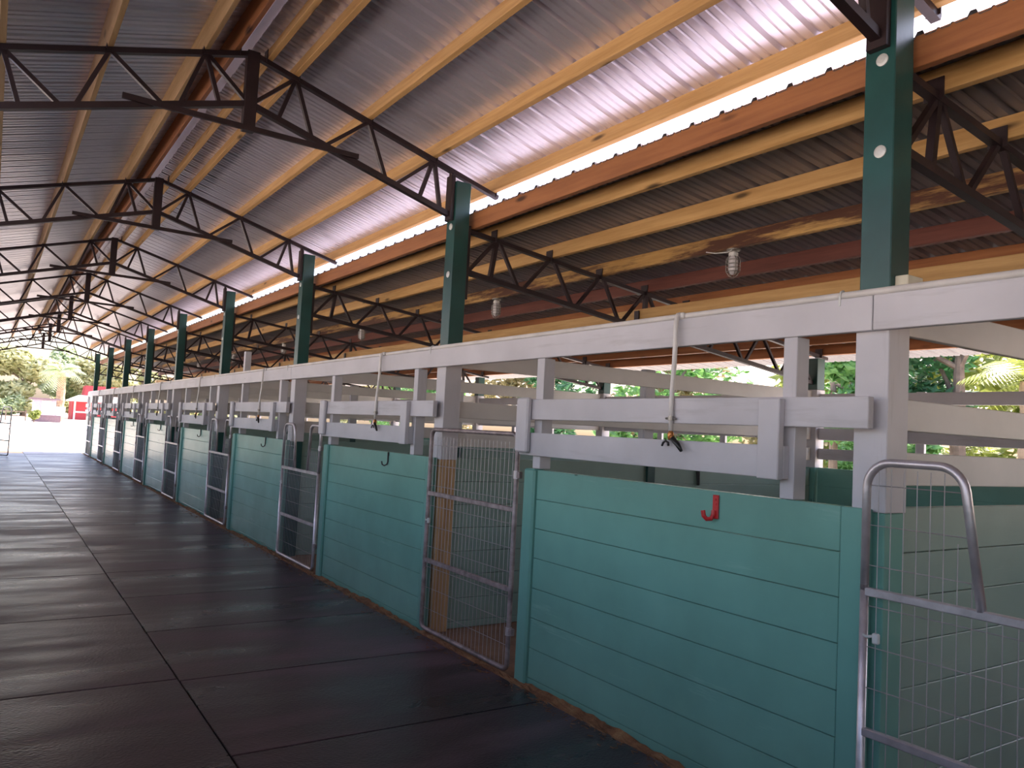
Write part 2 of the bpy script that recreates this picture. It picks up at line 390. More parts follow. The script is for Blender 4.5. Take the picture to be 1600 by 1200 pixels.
# ------------------------------------------------------------------ main trusses
JN = [1.640, 2.212, 2.773, 3.338]
def make_truss():
    r = empty('roof_truss', (RX, PY(0) + PW / 2, 3.55), 'x', 'truss')
    Z = lambda x: zc(x) - 3.55
    def B(name, p, q, w, h, mat='steel'):
        return MB().bar((p[0] - RX, p[2] if len(p) > 2 else 0, p[1] - 3.55), (q[0] - RX, q[2] if len(q) > 2 else 0, q[1] - 3.55), w, h).build(name, M[mat], r)
    zbm = lambda x: 3.735 - 0.288 * (x - 1.375)
    for s in (1, -1):
        X = lambda x: RX + s * (x - RX)
        B('top_chord', (X(RX + .03), zc(RX + .03)), (X(3.385), zc(3.385)), .046, .034)
        B('bottom_chord', (X(1.36), zbm(1.36)), (X(2.93), zbm(2.93)), .046, .040)
        for a, b in (((1.37, 3.77), (1.630, 4.005)), ((1.640, 4.01), (1.535, zbm(1.535))), ((1.650, 4.005), (1.785, zbm(1.785))),
                     ((1.885, zbm(1.885)), (2.205, 3.845)), ((2.218, 3.84), (2.378, zbm(2.378))),
                     ((2.455, zbm(2.455)), (2.765, 3.68)), ((2.768, 3.68), (2.667, zbm(2.667))), ((2.785, 3.68), (2.855, zbm(2.855))),
                     ((2.945, 3.56), (2.945, 3.64))):
            B('web', (X(a[0]), a[1]), (X(b[0]), b[1]), .032, .026)
        for j in JN:
            MB().box(s * (j + .021 - RX) - .003, s * (j + .021 - RX) + .003, -.035, .035, Z(j) - .01, Z(j) + .095).build('purlin_clip', M['steel'], r)
        MB().box(s * .09 - .003, s * .09 + .003, -.035, .035, Z(RX + .09) - .01, Z(RX + .09) + .08).build('purlin_clip', M['steel'], r)
    MB().box(-.042, .042, -.032, .032, .002, .565, .003).build('king_post', M['steel'], r)
    MB().bar((.543 - RX, -.042, .022), (2.133 - RX, -.042, .004), .022, .036).build('tie_bar', M['steel'], r)
    return r
GT = 'dark steel trusses under the main roof'
tr0 = make_truss()
tr0['label'] = 'dark steel truss crossing the top right corner, nearest the camera'; tr0['group'] = GT
for i in range(1, 9):
    lab = ('large dark steel roof truss crossing the upper left, meeting the second green post' if i == 1 else
           'dark steel truss under the main roof, meeting the %s green post from the right' % ORD[i])
    copy_tree(tr0, (RX, PY(i) + PW / 2, 3.55), lab)
# ------------------------------------------------------------------ lean-to trusses
TJ = [3.398, 3.970, 4.535, 5.095, 5.650, 6.200, 6.760, 7.330]
def make_lean():
    r = empty('lean_to_truss', (3.1, PY(0) + PW / 2, 2.5), 'x', 'truss')
    def B(name, p, q, w, h): return MB().bar((p[0] - 3.1, 0, p[1] - 2.5), (q[0] - 3.1, 0, q[1] - 2.5), w, h).build(name, M['steel'], r)
    B('top_chord', (3.11, zt(3.11)), (7.90, zt(7.90)), .046, .034)
    B('bottom_chord', (3.11, zb(3.11)), (7.645, zb(7.645)), .046, .040)
    bj = [3.66, 4.24, 4.785, 5.372, 5.96, 6.50, 7.085]
    B('web', (3.135, zb(3.135)), (TJ[0], zt(TJ[0])), .032, .026)
    B('web', (3.355, zb(3.355)), (TJ[0] + .005, zt(TJ[0])), .036, .034)
    for k in range(7):
        B('web', (TJ[k] + .03, zt(TJ[k] + .03)), (bj[k] - .02, zb(bj[k] - .02)), .030, .024)
        B('web', (bj[k] + .02, zb(bj[k] + .02)), (TJ[k + 1] - .02, zt(TJ[k + 1] - .02)), .030, .026)
    B('web', (TJ[7] + .005, zt(TJ[7])), (7.375, zb(7.375)), .036, .034)
    B('web', (TJ[7] + .02, zt(TJ[7])), (7.63, zb(7.63)), .030, .026)
    B('web', (5.095, zt(5.095)), (5.085, zb(5.085)), .036, .04)
    for j in TJ + [7.78]:
        MB().box(j - .024 - 3.1, j - .018 - 3.1, -.045, .045, zt(j) - .015 - 2.5, zt(j) + .085 - 2.5).build('purlin_clip', M['steel'], r)
    MB().box(4.985 - 3.1, 4.995 - 3.1, -.03, .03, zb(5.0) + .01 - 2.5, zb(5.0) + .15 - 2.5).build('girder_clip', M['steel'], r)
    return r
GL = 'dark steel trusses under the lean-to roof'
lt0 = make_lean(); lt0['group'] = GL
lt0['label'] = 'dark steel lean-to truss at the right edge, running out from the nearest green post'
for i in range(1, 9):
    copy_tree(lt0, (3.1, PY(i) + PW / 2, 2.5), 'dark steel lean-to truss running right from the %s green post from the right' % ORD[i])

# ------------------------------------------------------------------ purlins and beams
def purlin(name, x, zbot, h, mat, label, group, w=.038, tilt=0.0, ya=YA + .3, yb=YB - .02, cat='purlin'):
    m = MB().box(-w / 2, w / 2, ya - 12, yb - 12, 0, h, .003)
    o = m.build(name, M[mat], loc=(x, 12, zbot)); o.rotation_euler.y = tilt
    return tag(o, label, cat, group)
GP = 'timber purlins of the main roof'; GQ = 'timber purlins of the lean-to roof'
tl = math.atan(.285)
rn = ['next to the ridge', 'second from the ridge', 'third from the ridge', 'fourth from the ridge, above the bright strip']
for k, j in enumerate(JN):
    purlin('roof_purlin', j, zc(j) + .019, PH, 'pine', 'yellow pine purlin on the right roof slope, %s' % ['second from the ridge', 'third from the ridge',
           'just above the bright sheet strip', 'lowest, at the eave'][k], GP, tilt=tl)
    if k < 3:
        purlin('roof_purlin', 2 * RX - j, zc(j) + .019, PH, 'pine_pale', 'pale pine purlin on the left roof slope, %s' % ['second from the ridge',
               'third from the ridge', 'at the left edge of the photo'][k], GP, tilt=-tl)
purlin('roof_purlin', RX + .112, zc(RX + .11) + .018, PH, 'pine', 'yellow ridge purlin just right of the ridge flashing', GP, tilt=tl)
purlin('roof_purlin', RX - .112, zc(RX + .11) + .018, PH, 'orangewood', 'orange-brown ridge purlin just left of the ridge flashing', GP, tilt=-tl)
lm = ['pine', 'pine', 'pine_stain', 'redwood', 'orangewood', 'pine', 'orangewood', 'orangewood']
ll = ['yellow lean-to purlin just below the red-brown top beam', 'yellow pine lean-to purlin with dark knots, third board down from the gap',
      'rust-stained yellow lean-to purlin that carries the caged lamps', 'dark red lean-to purlin below the caged lamps',
      'orange-brown lean-to purlin just above the yellow girder', 'yellow lean-to purlin mostly hidden behind the yellow girder',
      'orange lean-to purlin third from the outer eave, behind the white top rail', 'orange lean-to purlin seen under the white top rail, second from the outer eave']
t2 = math.atan(.1243)
for k, j in enumerate(TJ):
    purlin('lean_to_purlin', j, zt(j) + .018, .12, lm[k], ll[k], GQ, tilt=t2)
purlin('lean_to_purlin', 7.80, zt(7.80) + .018, .12, 'orangewood', 'orange eave beam of the lean-to above the outer posts', GQ, tilt=t2)
purlin('top_beam', 3.165, zt(3.165) + .018, .138, 'orangewood', 'red-brown beam along the top edge of the lean-to roof beside the posts', None, w=.044, cat='beam')
purlin('girder', 5.03, zb(5.03) + .021, .15, 'pine', 'yellow girder resting on the lean-to trusses just above the white rail', None, w=.045, cat='beam')

# ------------------------------------------------------------------ stall fronts
ROW = lambda b: ['nearest the camera', 'second from the camera', 'third from the camera', 'fourth from the camera', 'fifth from the camera',
                 'sixth from the camera', 'seventh from the camera', 'eighth from the camera', 'at the far end of the row'][b]
PLZ = [(0.03, 0.058), (0.061, 0.240), (0.243, 0.424), (0.427, 0.608), (0.611, 0.794), (0.797, 0.978), (0.981, 1.161), (1.164, 1.347)]
def stall_front(b, tall=False):
    ya, yb = PY(b), PY(b + 1)
    yo = (ya + yb) / 2 - .6
    r = empty('stall_front_wall', (FX, yo, 0), 'teal planked stall front with white top rails, %s' % ROW(b), 'stall front', 'teal stall fronts along the aisle')
    def bx(m, x0, x1, y0, y1, z0, z1, c=.003): return m.box(x0 - FX, x1 - FX, y0 - yo, y1 - yo, z0, z1, c)
    p = MB()
    for k, (z0, z1) in enumerate(PLZ):
        bx(p, FX, FX + .038, ya + .163, yb - 1.362, z0 if k else .004, z1)
    p.build('plank_panel', M['teal'], r)
    bx(MB(), FX - .003, FX + .037, ya + .045, ya + .160, .004, 1.347).build('end_board', M['teal_v'], r)
    jb = bx(MB(), FX - .024, FX + .066, yb - 1.360, yb - 1.242, .004, 1.352, .012); jb.build('gate_jamb', M['teal_v'], r)
    bx(MB(), FX + .040, FX + .078, ya + .165, yb - 1.362, 1.262, 1.345).build('top_plate', M['teal'], r)
    top2 = 2.52 if tall else 2.058
    bx(MB(), FX + .0, FX + .085, yb - 1.382, yb - 1.302, 1.354, top2).build('upright', M['white_v'], r) if not tall else \
        bx(MB(), FX + .040, FX + .125, yb - 1.382, yb - 1.302, 1.354, top2).build('upright', M['white_v'], r)
    bx(MB(), FX + .0, FX + .085, ya + .393, ya + .465, 1.349, 2.058).build('upright', M['white_v'], r)
    bx(MB(), FX - .039, FX - .001, ya + .028, yb - 1.197, 1.664, 1.792).build('upper_rail', M['white'], r)
    bx(MB(), FX - .039, FX - .001, ya + .418, yb - 1.197, 1.436, 1.580).build('lower_rail', M['white'], r)
    bx(MB(), FX - .078, FX - .040, yb - 1.328, yb - 1.197, 1.452, 1.802, .010).build('rail_cap', M['white_v'], r)
    bx(MB(), FX - .078, FX - .040, ya + .418, ya + .531, 1.432, 1.784, .004).build('rail_cap', M['white_v'], r)
for b in range(8): stall_front(b, tall=(b == 2))
# short closing panel at the far end
r = empty('stall_front_wall', (FX, 31.75, 0), 'short teal end panel with white rails closing the far end of the stall row', 'stall front', 'teal stall fronts along the aisle')
p = MB()
for k, (z0, z1) in enumerate(PLZ): p.box(0, .038, -.51, .55, z0 if k else .004, z1, .003)
p.build('plank_panel', M['teal'], r)
MB().box(-.04, -.002, -.51, .55, 1.664, 1.792, .003).build('upper_rail', M['white'], r)
MB().box(-.04, -.002, -.51, .55, 1.436, 1.58, .003).build('lower_rail', M['white'], r)
MB().box(0, .09, .46, .55, 1.35, 2.058, .003).build('upright', M['white_v'], r)
# long top rail boards
cuts = [-1.87, 1.832, PY(2) + .06, PY(4) + .06, PY(6) + .06, 32.3]
tn = ['white top rail board at the right edge of the photo', 'white top rail board running over the two nearest stall fronts',
      'white top rail board, third along the stall row', 'white top rail board, fourth along the stall row', 'white top rail board at the far end of the stall row']
for k in range(5):
    m = MB().box(0, .038, cuts[k] + .002 - cuts[k], cuts[k + 1] - .002 - cuts[k], 0, .142, .003)
    tag(m.build('top_rail', M['white'], loc=(FX, cuts[k], 2.060)), tn[k], 'rail', 'white top rail boards')
# water pipe on the rail and drops
wp = empty('water_pipe', (FX + .02, 0, 2.202), 'thin white water pipe lying along the top of the white rail', 'pipe')
MB().tube([(0, -1.87, .016), (0, 32.2, .016)], .0155, 10).build('pipe', M['pvc'], wp, smooth=True)
for yy in [1.98] + [PY(i) + .2 for i in range(1, 9)]:
    m = MB().tube([(-.021, 0, -.03), (-.021, 0, .012), (-.012, 0, .031), (.0, 0, .036), (.014, 0, .028)], .005, 6)
    m.build('clip', M['capmetal'], wp, loc=(0, yy, 0))
def drop(b, y):
    r = empty('water_drop', (FX - .012, y, 2.2), 'white pipe drop with small valve hanging over the %s stall front from the camera' % ORD[b] if b else
              'white pipe drop with orange and black valve hanging over the nearest stall front', 'pipe', 'pipe drops over the stall fronts')
    pp = MB().tube([(.030, 0, .018), (.006, 0, .024), (-.012, 0, .012), (-.017, 0, -.03), (-.022, -.004, -.22), (-.040, -.012, -.42), (-.042, -.018, -.575)], .0125, 10); pp = pp.build('pipe', M['pvc'], r, smooth=True)
    MB().box(.0, .026, -.028, .028, .0, .034, .006).build('tee', M['pvc'], pp)
    c = MB().tube([(-.042, -.046, -.512), (-.042, .020, -.512)], .006, 8); c.lathe([(.0165, -.523), (.0165, -.501)], -.042, -.016, 12)
    c.build('clamp', M['cast'], pp)
    v = MB().lathe([(.010, -.575), (.016, -.585), (.016, -.612), (.009, -.622)], -.042, -.018, 12)
    v.tube([(-.042, -.018, -.60), (-.052, -.040, -.605), (-.056, -.05, -.617)], .012, 8)
    v = v.build('valve', M['brass'], r, smooth=True)
    n = MB().tube([(-.056, -.045, -.612), (-.060, -.085, -.640), (-.062, -.115, -.672)], [.013, .013, .008], 10)
    n.tube([(-.052, .030, -.652), (-.052, .022, -.635), (-.052, .004, -.626), (-.052, -.012, -.634), (-.052, -.016, -.650)], .006, 8)
    n.build('nozzle', M['black'], v, smooth=True)
for b in range(8): drop(b, PY(b) + 1.105)
# hooks
def hook(b, y, z, mat):
    r = MB()
    if mat == 'red':
        r.box(-.010, -.001, -.018, .018, -.055, .058, .003)
        r.tube([(-.012, .006, -.015), (-.014, .006, -.038), (-.024, .010, -.056), (-.040, .022, -.058), (-.050, .032, -.044), (-.052, .036, -.018)], .011, 10)
        for dz in (.036, .014): r.lathe([(.006, -.016)], 0, 0, 6) if False else r.box(-.013, -.009, -.005, .005, dz - .005, dz + .005, .001)
    else:
        r.tube([(-.007, 0, .060), (-.007, 0, -.020), (-.012, .004, -.044), (-.028, .022, -.056), (-.042, .036, -.046), (-.046, .040, -.020)], .0065, 8)
        r.box(-.004, 0, -.010, .010, .030, .062, .001)
    o = r.build('tack_hook', M['red' if mat == 'red' else 'black'], loc=(FX, y, z))
    tag(o, 'red bridle hook on the teal boards of the nearest stall front' if mat == 'red' else
        'black bridle hook on the %s stall front from the camera' % ORD[b], 'hook', 'bridle hooks on the stall fronts')
hook(0, 2.606, 1.272, 'red')
for b in range(1, 6): hook(b, PY(b) + .87, 1.285, 'black')

# ------------------------------------------------------------------ gates
def gate(i, yoke=True):
    lab = ('galvanized yoke gate at the right edge, its near half cut off by the frame' if i == 0 else
           'plain rectangular mesh gate with rounded corners in front of the bare wood post' if i == 1 else
           'wire mesh yoke gate with dipped top, at the %s green post from the right' % ORD[i])
    GX = FX - .032
    yn, yf = PY(i) - 1.175, PY(i) + .030
    yo = yf
    r = empty('stall_gate', (GX, yo, 0), lab, 'gate', 'yoke gates of the stalls' if yoke else None)
    def P(pts): return [(0, y - yo, z) for y, z in pts]
    R = .0165; top = 1.535; bot = .055
    fm = 'galv'
    if not yoke:
        pts = [(yf, .16)] + arc(yf - .06, top - .03, .06, 0, PI / 2)[0:] + arc(yn + .06, top - .03, .06, PI / 2, PI) + \
              arc(yn + .05, bot + .05, .05, PI, 1.5 * PI) + arc(yf - .05, bot + .05, .05, 1.5 * PI, 2 * PI)
        MB().tube(P(pts), R, 10, closed=True).build('frame', M['galv_rust'], r, smooth=True)
        fm = 'galv_rust'
    else:
        # outer U below, two loops above the upper crossbar
        pts = [(yf, 1.04)] + arc(yf - .10, top - .10, .10, 0, PI / 2) + arc(yf - .278, top - .10, .10, PI / 2, PI - .15) + [(yf - .435, 1.045)]
        MB().tube(P(pts), R, 10).build('loop', M['galv'], r, smooth=True)
        pts = [(yn + .350, 1.045)] + arc(yn + .235, top - .08, .08, .12, PI / 2) + arc(yn + .08, top - .08, .08, PI / 2, PI) + [(yn, 1.04)]
        MB().tube(P(pts), R, 10).build('loop', M['galv'], r, smooth=True)
        pts = [(yn, 1.06)] + arc(yn + .05, bot + .05, .05, PI, 1.5 * PI) + arc(yf - .05, bot + .05, .05, 1.5 * PI, 2 * PI) + [(yf, 1.06)]
        MB().tube(P(pts), R, 10).build('frame', M['galv'], r, smooth=True)
    for z in (1.035 if yoke else 1.074, .505 if yoke else .563):
        MB().box(-.013, .013, yn - yo, yf - yo, z - .016, z + .016, .004).build('crossbar', M[fm], r)
    w = MB(); wr = .0021
    n = 24
    for k in range(1, n):
        y = yn + (yf - yn) * k / n
        ztop = top - .02
        if yoke:
            if yn + .345 < y < yf - .43: ztop = 1.02
            elif y < yf - .34: ztop = 1.27
            elif y > yf - .10: ztop = top - .12 + math.sqrt(max(0, .01 - (y - yf + .1) ** 2)) + .02
        if not yoke and (k <= 1 or k >= n - 1): ztop -= .03
        w.tube([(0, y - yo, bot), (0, y - yo, ztop - .005)], wr, 4, cap=False)
    zz = bot + .15
    while zz < top - .08:
        if zz < 1.0 or not yoke:
            w.tube([(.004, yn - yo, zz), (.004, 0, zz)], wr, 4, cap=False)
        else:
            w.tube([(.004, yf - (.435 if zz < 1.06 else .372 + .15 * (1.45 - zz)) - yo, zz), (.004, 0, zz)], wr, 4, cap=False)
            w.tube([(.004, yn - yo, zz), (.004, yn + .345 - yo, zz)], wr, 4, cap=False)
        zz += .155
    w.build('wire_mesh', M['wire'], r)
    for z in (1.302, .30):
        h = MB().box(-.012, .018, yn - .045 - yo, yn - yo - .010, z - .022, z + .022, .004)
        h = h.build('hinge', M['galv_rust'], r)
        MB().lathe([(.021, z - .026), (.021, z + .026)], 0, yn - yo, 10).build('hinge_collar', M['galv'], h)
    h = MB().tube([(-.018, -.012, .872), (-.026, -.03, .868), (-.020, -.055, .876), (-.016, -.07, .866)], .006, 6)
    h = h.build('latch', M['capmetal'], r)
    h2 = MB().box(-.03, -.012, -.078, -.052, .848, .888, .004)
    h2.build('snap_clip', M['capmetal'], h)
    return r
for i in range(9): gate(i, yoke=(i != 1))
# the open gate of the left-hand row, far down the aisle
og = gate(8, True)
og.location = (0.47, 28.62, 0); og.rotation_euler.z = math.radians(-34) + PI
og.rotation_euler.z = 0
og['label'] = 'open yoke gate jutting into the aisle at the far left edge of the photo'
# turn it so that its free edge points to the camera side
hx, hy = -0.19, 29.62
dx, dy = 0.56 - hx, 28.62 - hy
og.rotation_euler.z = math.atan2(dy, dx) - PI / 2
og.location = (hx + dx * 1.0, hy + dy * 1.0, 0)

# ------------------------------------------------------------------ partitions between stalls
def partition(i):
    y = PY(i) + .055
    r = empty('stall_partition', (5.3, y, 0), ('teal and white stall partition running back from the %s green post from the right' % ORD[i]) if i else
              'teal board partition with white rails behind the gate at the right edge', 'partition', 'partitions between the stalls')
    X0, X1 = PX1 + .008 - 5.3, OX - .008 - 5.3
    p = MB()
    for k, (z0, z1) in enumerate(PLZ): p.box(X0, X1, 0, .036, z0 if k else .004, z1 + (.003 if k == 7 else 0), .003)
    p.build('plank_panel', M['teal_x'], r)
    for z0, z1 in ((2.068, 2.212), (1.668, 1.800), (1.440, 1.578)):
        MB().box(X0, X1, 0, .036, z0, z1, .003).build('rail', M['white_x'], r)
    MB().box(5.165 - 5.3, 5.30 - 5.3, .038, .125, 1.352, 2.24, .012).build('middle_post', M['white_v'], r)
    MB().box(5.175 - 5.3, 5.27 - 5.3, -.03, -.002, .01, 1.345, .004).build('batten', M['green'], r)['label'] = 'dark green batten'
for i in range(0, 9): partition(i)
# outer wall of each stall
def back(b):
    ya, yb = PY(b) + PW + .008, PY(b + 1) - .008
    r = empty('stall_back_wall', (OX + .06, ya, 0), ('low teal outer stall wall with white rails, %s from the right' % ORD[b]) if b > 0 else
              'low teal outer stall wall with white rails at the right edge', 'stall wall', 'outer stall walls')
    w = yb - ya; p = MB()
    for k, (z0, z1) in enumerate(PLZ): p.box(-.018, .018, 0, w, z0 if k else .004, z1 + (.015 if k == 7 else .003), .002)
    p.build('plank_panel', M['teal'], r)
    for z0, z1 in ((2.056, 2.18), (1.668, 1.80), (1.453, 1.573)): MB().box(-.018, .018, 0, w, z0, z1, .003).build('rail', M['white'], r)
    for yy in (w * .36, w * .68): MB().box(.020, .058, yy - .045, yy + .045, 1.37, 2.19, .003).build('upright', M['white_v'], r)
for b in range(0, 8): back(b)
# black strap over the partition in the nearest stall
s = MB().tube([(0, .030, .02), (0, -.002, .035), (0, -.018, .01), (.003, -.016, -.10), (.010, -.016, -.22)], [.016, .016, .018, .018, .014], 8)
tag(s.build('black_strap', M['black'], loc=(5.855, PY(1) + .052, 1.37)), 'short black strap hanging over the teal partition in the nearest stall', 'strap')

# ------------------------------------------------------------------ caged lamps
def lamp():
    r = empty('caged_lamp', (0, 0, 0), 'x', 'lamp', 'caged lamps under the lean-to')
    m = MB().lathe([(.050, -.001), (.050, -.012), (.028, -.018), (.024, -.05)], n=16); m.build('base', M['cast'], r, smooth=False)
    MB().lathe([(.022, -.02), (.034, -.03), (.034, -.052), (.026, -.060)], n=16).build('collar', M['pvc'], r)
    MB().lathe([(.030, -.058), (.037, -.075), (.038, -.150), (.033, -.175), (.018, -.192), (.002, -.197)], n=16).build('glass', M['glassy'], r, smooth=True)
    c = MB()
    for k in range(6):
        a = 2 * PI * k / 6; ca, sa = math.cos(a), math.sin(a)
        c.tube([(.034 * ca, .034 * sa, -.055), (.052 * ca, .052 * sa, -.075), (.052 * ca, .052 * sa, -.165), (.030 * ca, .030 * sa, -.203), (0.004 * ca, 0.004 * sa, -.215)], .0032, 6)
    for z, rr in ((-.085, .052), (-.115, .052), (-.145, .052), (-.172, .049)):
        c.tube([(rr * math.cos(2 * PI * k / 18), rr * math.sin(2 * PI * k / 18), z) for k in range(18)], .0032, 6, closed=True)
    c.build('cage', M['cast'], r)
    return r
l0 = lamp()
ly = [3.985, 7.30, 11.06, 14.82, 18.5, 22.1]
for k, y in enumerate(ly):
    z = zt(4.535) + .018
    if k == 0: l0.location = (4.545, y, z); l0['label'] = 'caged jar lamp under the lean-to, nearest the camera'
    else: copy_tree(l0, (4.545, y, z), 'caged jar lamp under the lean-to, %s from the right' % ORD[k])
cable = MB().tube([(4.50, 3.96, zt(4.535) + .0), (4.52, 4.02, zt(4.535) - .005), (4.50, 4.12, zt(4.535) + .0), (4.505, 4.22, zt(4.535) + .026)], .004, 6)
tag(cable.build('lamp_cable', M['pvc']), 'short pale cable beside the nearest caged lamp', 'cable')

# ------------------------------------------------------------------ outdoors
def foliage(n, blobs, size, flat=.6):
    vs = []; fs = []
    for k in range(n):
        cx, cy, cz, rx, ry, rz = random.choice(blobs)
        while True:
            d = Vector((random.gauss(0, 1), random.gauss(0, 1), random.gauss(0, 1)))
            if d.length > .1: break
        d.normalize(); q = random.uniform(.45, 1.0) ** .5
        p = Vector((cx + d.x * rx * q, cy + d.y * ry * q, cz + d.z * rz * q))
        a = Vector((random.gauss(0, 1), random.gauss(0, 1), random.gauss(0, .5))).normalized()
        b = a.cross(d + Vector((0, 0, .6)) * flat)
        if b.length < .05: continue
        b.normalize(); s = size * random.uniform(.6, 1.3)
        c = a.cross(b) * s * .12
        o = len(vs)
        vs += [p - a * s * .5, p + b * s * .26 + c, p + a * s * .5, p - b * s * .26 + c]
        fs.append((o, o + 1, o + 2, o + 3))
    return vs, fs
def leafmesh(name, vs, fs, mat, parent):
    me = bpy.data.meshes.new(name); me.from_pydata([tuple(v) for v in vs], [], fs); me.update(); me.materials.append(mat)
    o = bpy.data.objects.new(name, me); C.objects.link(o); o.parent = parent; return o
def tree(x, y, h, cr, label, mat='leaf', n=2600, leaf=.32, tr=.16, low=.35, group=None, lean=0.0):
    r = empty('tree', (x, y, -.03), label, 'tree', group)
    t = MB(); pts = [(0, 0, 0)]
    for k in range(1, 6): pts.append((lean * k * .2 + random.uniform(-.05, .05), random.uniform(-.06, .06), h * .72 * k / 5))
    t.tube(pts, [tr * 1.25, tr, tr * .9, tr * .8, tr * .6, tr * .4], 10)
    blobs = []
    for k in range(9):
        a = random.uniform(0, 2 * PI); rr = cr * random.uniform(.25, .75); z = h * random.uniform(low + .08, .93)
        e = (lean + rr * math.cos(a), rr * math.sin(a), z)
        blobs.append((*e, cr * random.uniform(.34, .55), cr * random.uniform(.34, .55), cr * random.uniform(.26, .42)))
        if k < 6:
            b0 = Vector(pts[2 + k % 3]); e = Vector(e)
            t.tube([b0, b0.lerp(e, .5) + Vector((0, 0, .15)), e], [tr * .4, tr * .28, tr * .1], 6)
    t.build('trunk', M['bark'], r)
    vs, fs = foliage(n, blobs, leaf); leafmesh('foliage', vs, fs, M[mat], r)
    return r
def palm(x, y, h, fl, label, mat='leaf', tr=.22, nf=22, boots=True, group=None):
    r = empty('palm_tree', (x, y, -.03), label, 'palm', group)
    t = MB(); ring = []; rs = []
    for k in range(13):
        ring.append((0.15 * math.sin(k * .25) * h / 6, 0, h * k / 12)); rs.append(tr * (1.15 - .25 * k / 12) * (1.06 if k % 2 else .94))
    t.tube(ring, rs, 12); t.build('trunk', M['palmbark'], r)
    top = Vector(ring[-1]); fr = MB()
    for k in range(nf):
        a = 2 * PI * k / nf * 2.618; el = random.uniform(-.35, 1.1); pts = []
        L_ = fl * random.uniform(.8, 1.1)
        for j in range(9):
            u = j / 8; e = el - 1.5 * u * u
            pts.append(Vector((math.cos(a) * math.cos(el) * L_ * u, math.sin(a) * math.cos(el) * L_ * u, L_ * (math.sin(el) * u - .55 * u * u))) + top)
        side = Vector((-math.sin(a), math.cos(a), 0))
        for j in range(8):
            for q in (0, .5):
                p = pts[j].lerp(pts[j + 1], q); d = (pts[j + 1] - pts[j]).normalized(); u = (j + q) / 8
                lw = fl * .30 * (math.sin(PI * min(1, u * .9 + .12)) + .15)
                for sgn in (-1, 1):
                    e = p + side * sgn * lw + d * lw * .5 + Vector((0, 0, -lw * .45))
                    w2 = d * fl * .022
                    fr.add([p - w2, p + w2, e], [(0, 1, 2)])
    leafmesh('fronds', fr.v, fr.f, M[mat], r)
    return r
# trees and palms close beyond the outer wall
tree(12.4, 7.35, 5.2, 1.15, 'broad-leaved green tree just right of the nearest white post sleeve', 'leaf', 3400, .23, .09, .24)
tree(17.2, 8.75, 6.0, 1.9, 'deep green tree with straight trunk beyond the outer wall at the right', 'leaf_d', 3000, .27, .17, .22)
palm(14.9, 6.35, 2.95, 1.35, 'yellowish palm beyond the outer wall at the right edge', 'leaf_y', .24, 15)
tree(14.8, 10.1, 5.2, 1.3, 'light green tree between the outer green post and the nearest white sleeve', 'leaf', 2600, .23, .10, .30)
spots = [(21, 13, 'leaf_y'), (24, 17.5, 'leaf_o'), (22, 22, 'leaf'), (26, 27, 'leaf_o'), (25, 34, 'leaf_d'), (28, 41, 'leaf_o'), (27, 50, 'leaf'),
         (32, 60, 'leaf_o'), (34, 74, 'leaf'), (40, 92, 'leaf_o'), (20, 7.5, 'leaf_y')]
for k, (x, y, mt) in enumerate(spots):
    kind = {'leaf_y': 'yellow-green', 'leaf_o': 'dry olive', 'leaf': 'green', 'leaf_d': 'deep green'}[mt]
    tree(x, y, random.uniform(5.5, 7.5), random.uniform(2.6, 3.4), '%s tree beyond the stalls, seen between white rails, %s' % (kind,
         ['far right', 'second from the right', 'third from the right', 'fourth from the right', 'fifth from the right', 'sixth from the right', 'seventh from the right',
          'eighth from the right', 'ninth from the right', 'nearest the far end', 'behind the right-hand palm'][k]), mt, 2200, .45, .18, .12, 'trees beyond the stalls')
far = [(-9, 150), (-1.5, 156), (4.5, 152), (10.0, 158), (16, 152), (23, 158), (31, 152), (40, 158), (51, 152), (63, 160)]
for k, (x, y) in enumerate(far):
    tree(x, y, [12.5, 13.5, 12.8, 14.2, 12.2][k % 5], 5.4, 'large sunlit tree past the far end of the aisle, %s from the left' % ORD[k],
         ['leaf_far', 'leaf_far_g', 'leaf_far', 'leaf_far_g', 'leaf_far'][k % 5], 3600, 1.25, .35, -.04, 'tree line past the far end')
for k, x in enumerate((-5.5, 1.8, 7.6, 13.5, 20, 27.5, 36)):
    b = empty('shrub', (x, 147, -.03), 'low shrub at the foot of the far tree line, %s from the left' % ORD[k], 'bush', 'shrubs under the far tree line')
    vs, fs = foliage(1100, [(0, 0, 1.3, 2.6, 1.6, 1.4), (1.4, .3, 1.9, 1.8, 1.4, 1.5), (-1.5, 0, 1.6, 1.7, 1.3, 1.4)], .9); leafmesh('foliage', vs, fs, M[['leaf_far', 'leaf_far_g', 'leaf_far'][k % 3]], b)
    MB().tube([(0, 0, 0), (0.05, 0, 1.4)], [.15, .08], 8).build('stem', M['bark'], b)
palm(7.0, 112, 6.2, 3.4, 'palm with thick trunk standing in the sun past the far end of the aisle', 'leaf_far_g', .48, 20)
b = empty('bush', (3.9, 96, -.03), 'small yellow-green bush in front of the lavender shed', 'bush')
vs, fs = foliage(500, [(0, 0, .75, .55, .5, .5), (.2, .1, 1.0, .35, .35, .3)], .35); leafmesh('foliage', vs, fs, M['leaf_y'], b)
MB().tube([(0, 0, 0), (0.02, 0, .8)], [.06, .04], 8).build('stem', M['bark'], b)
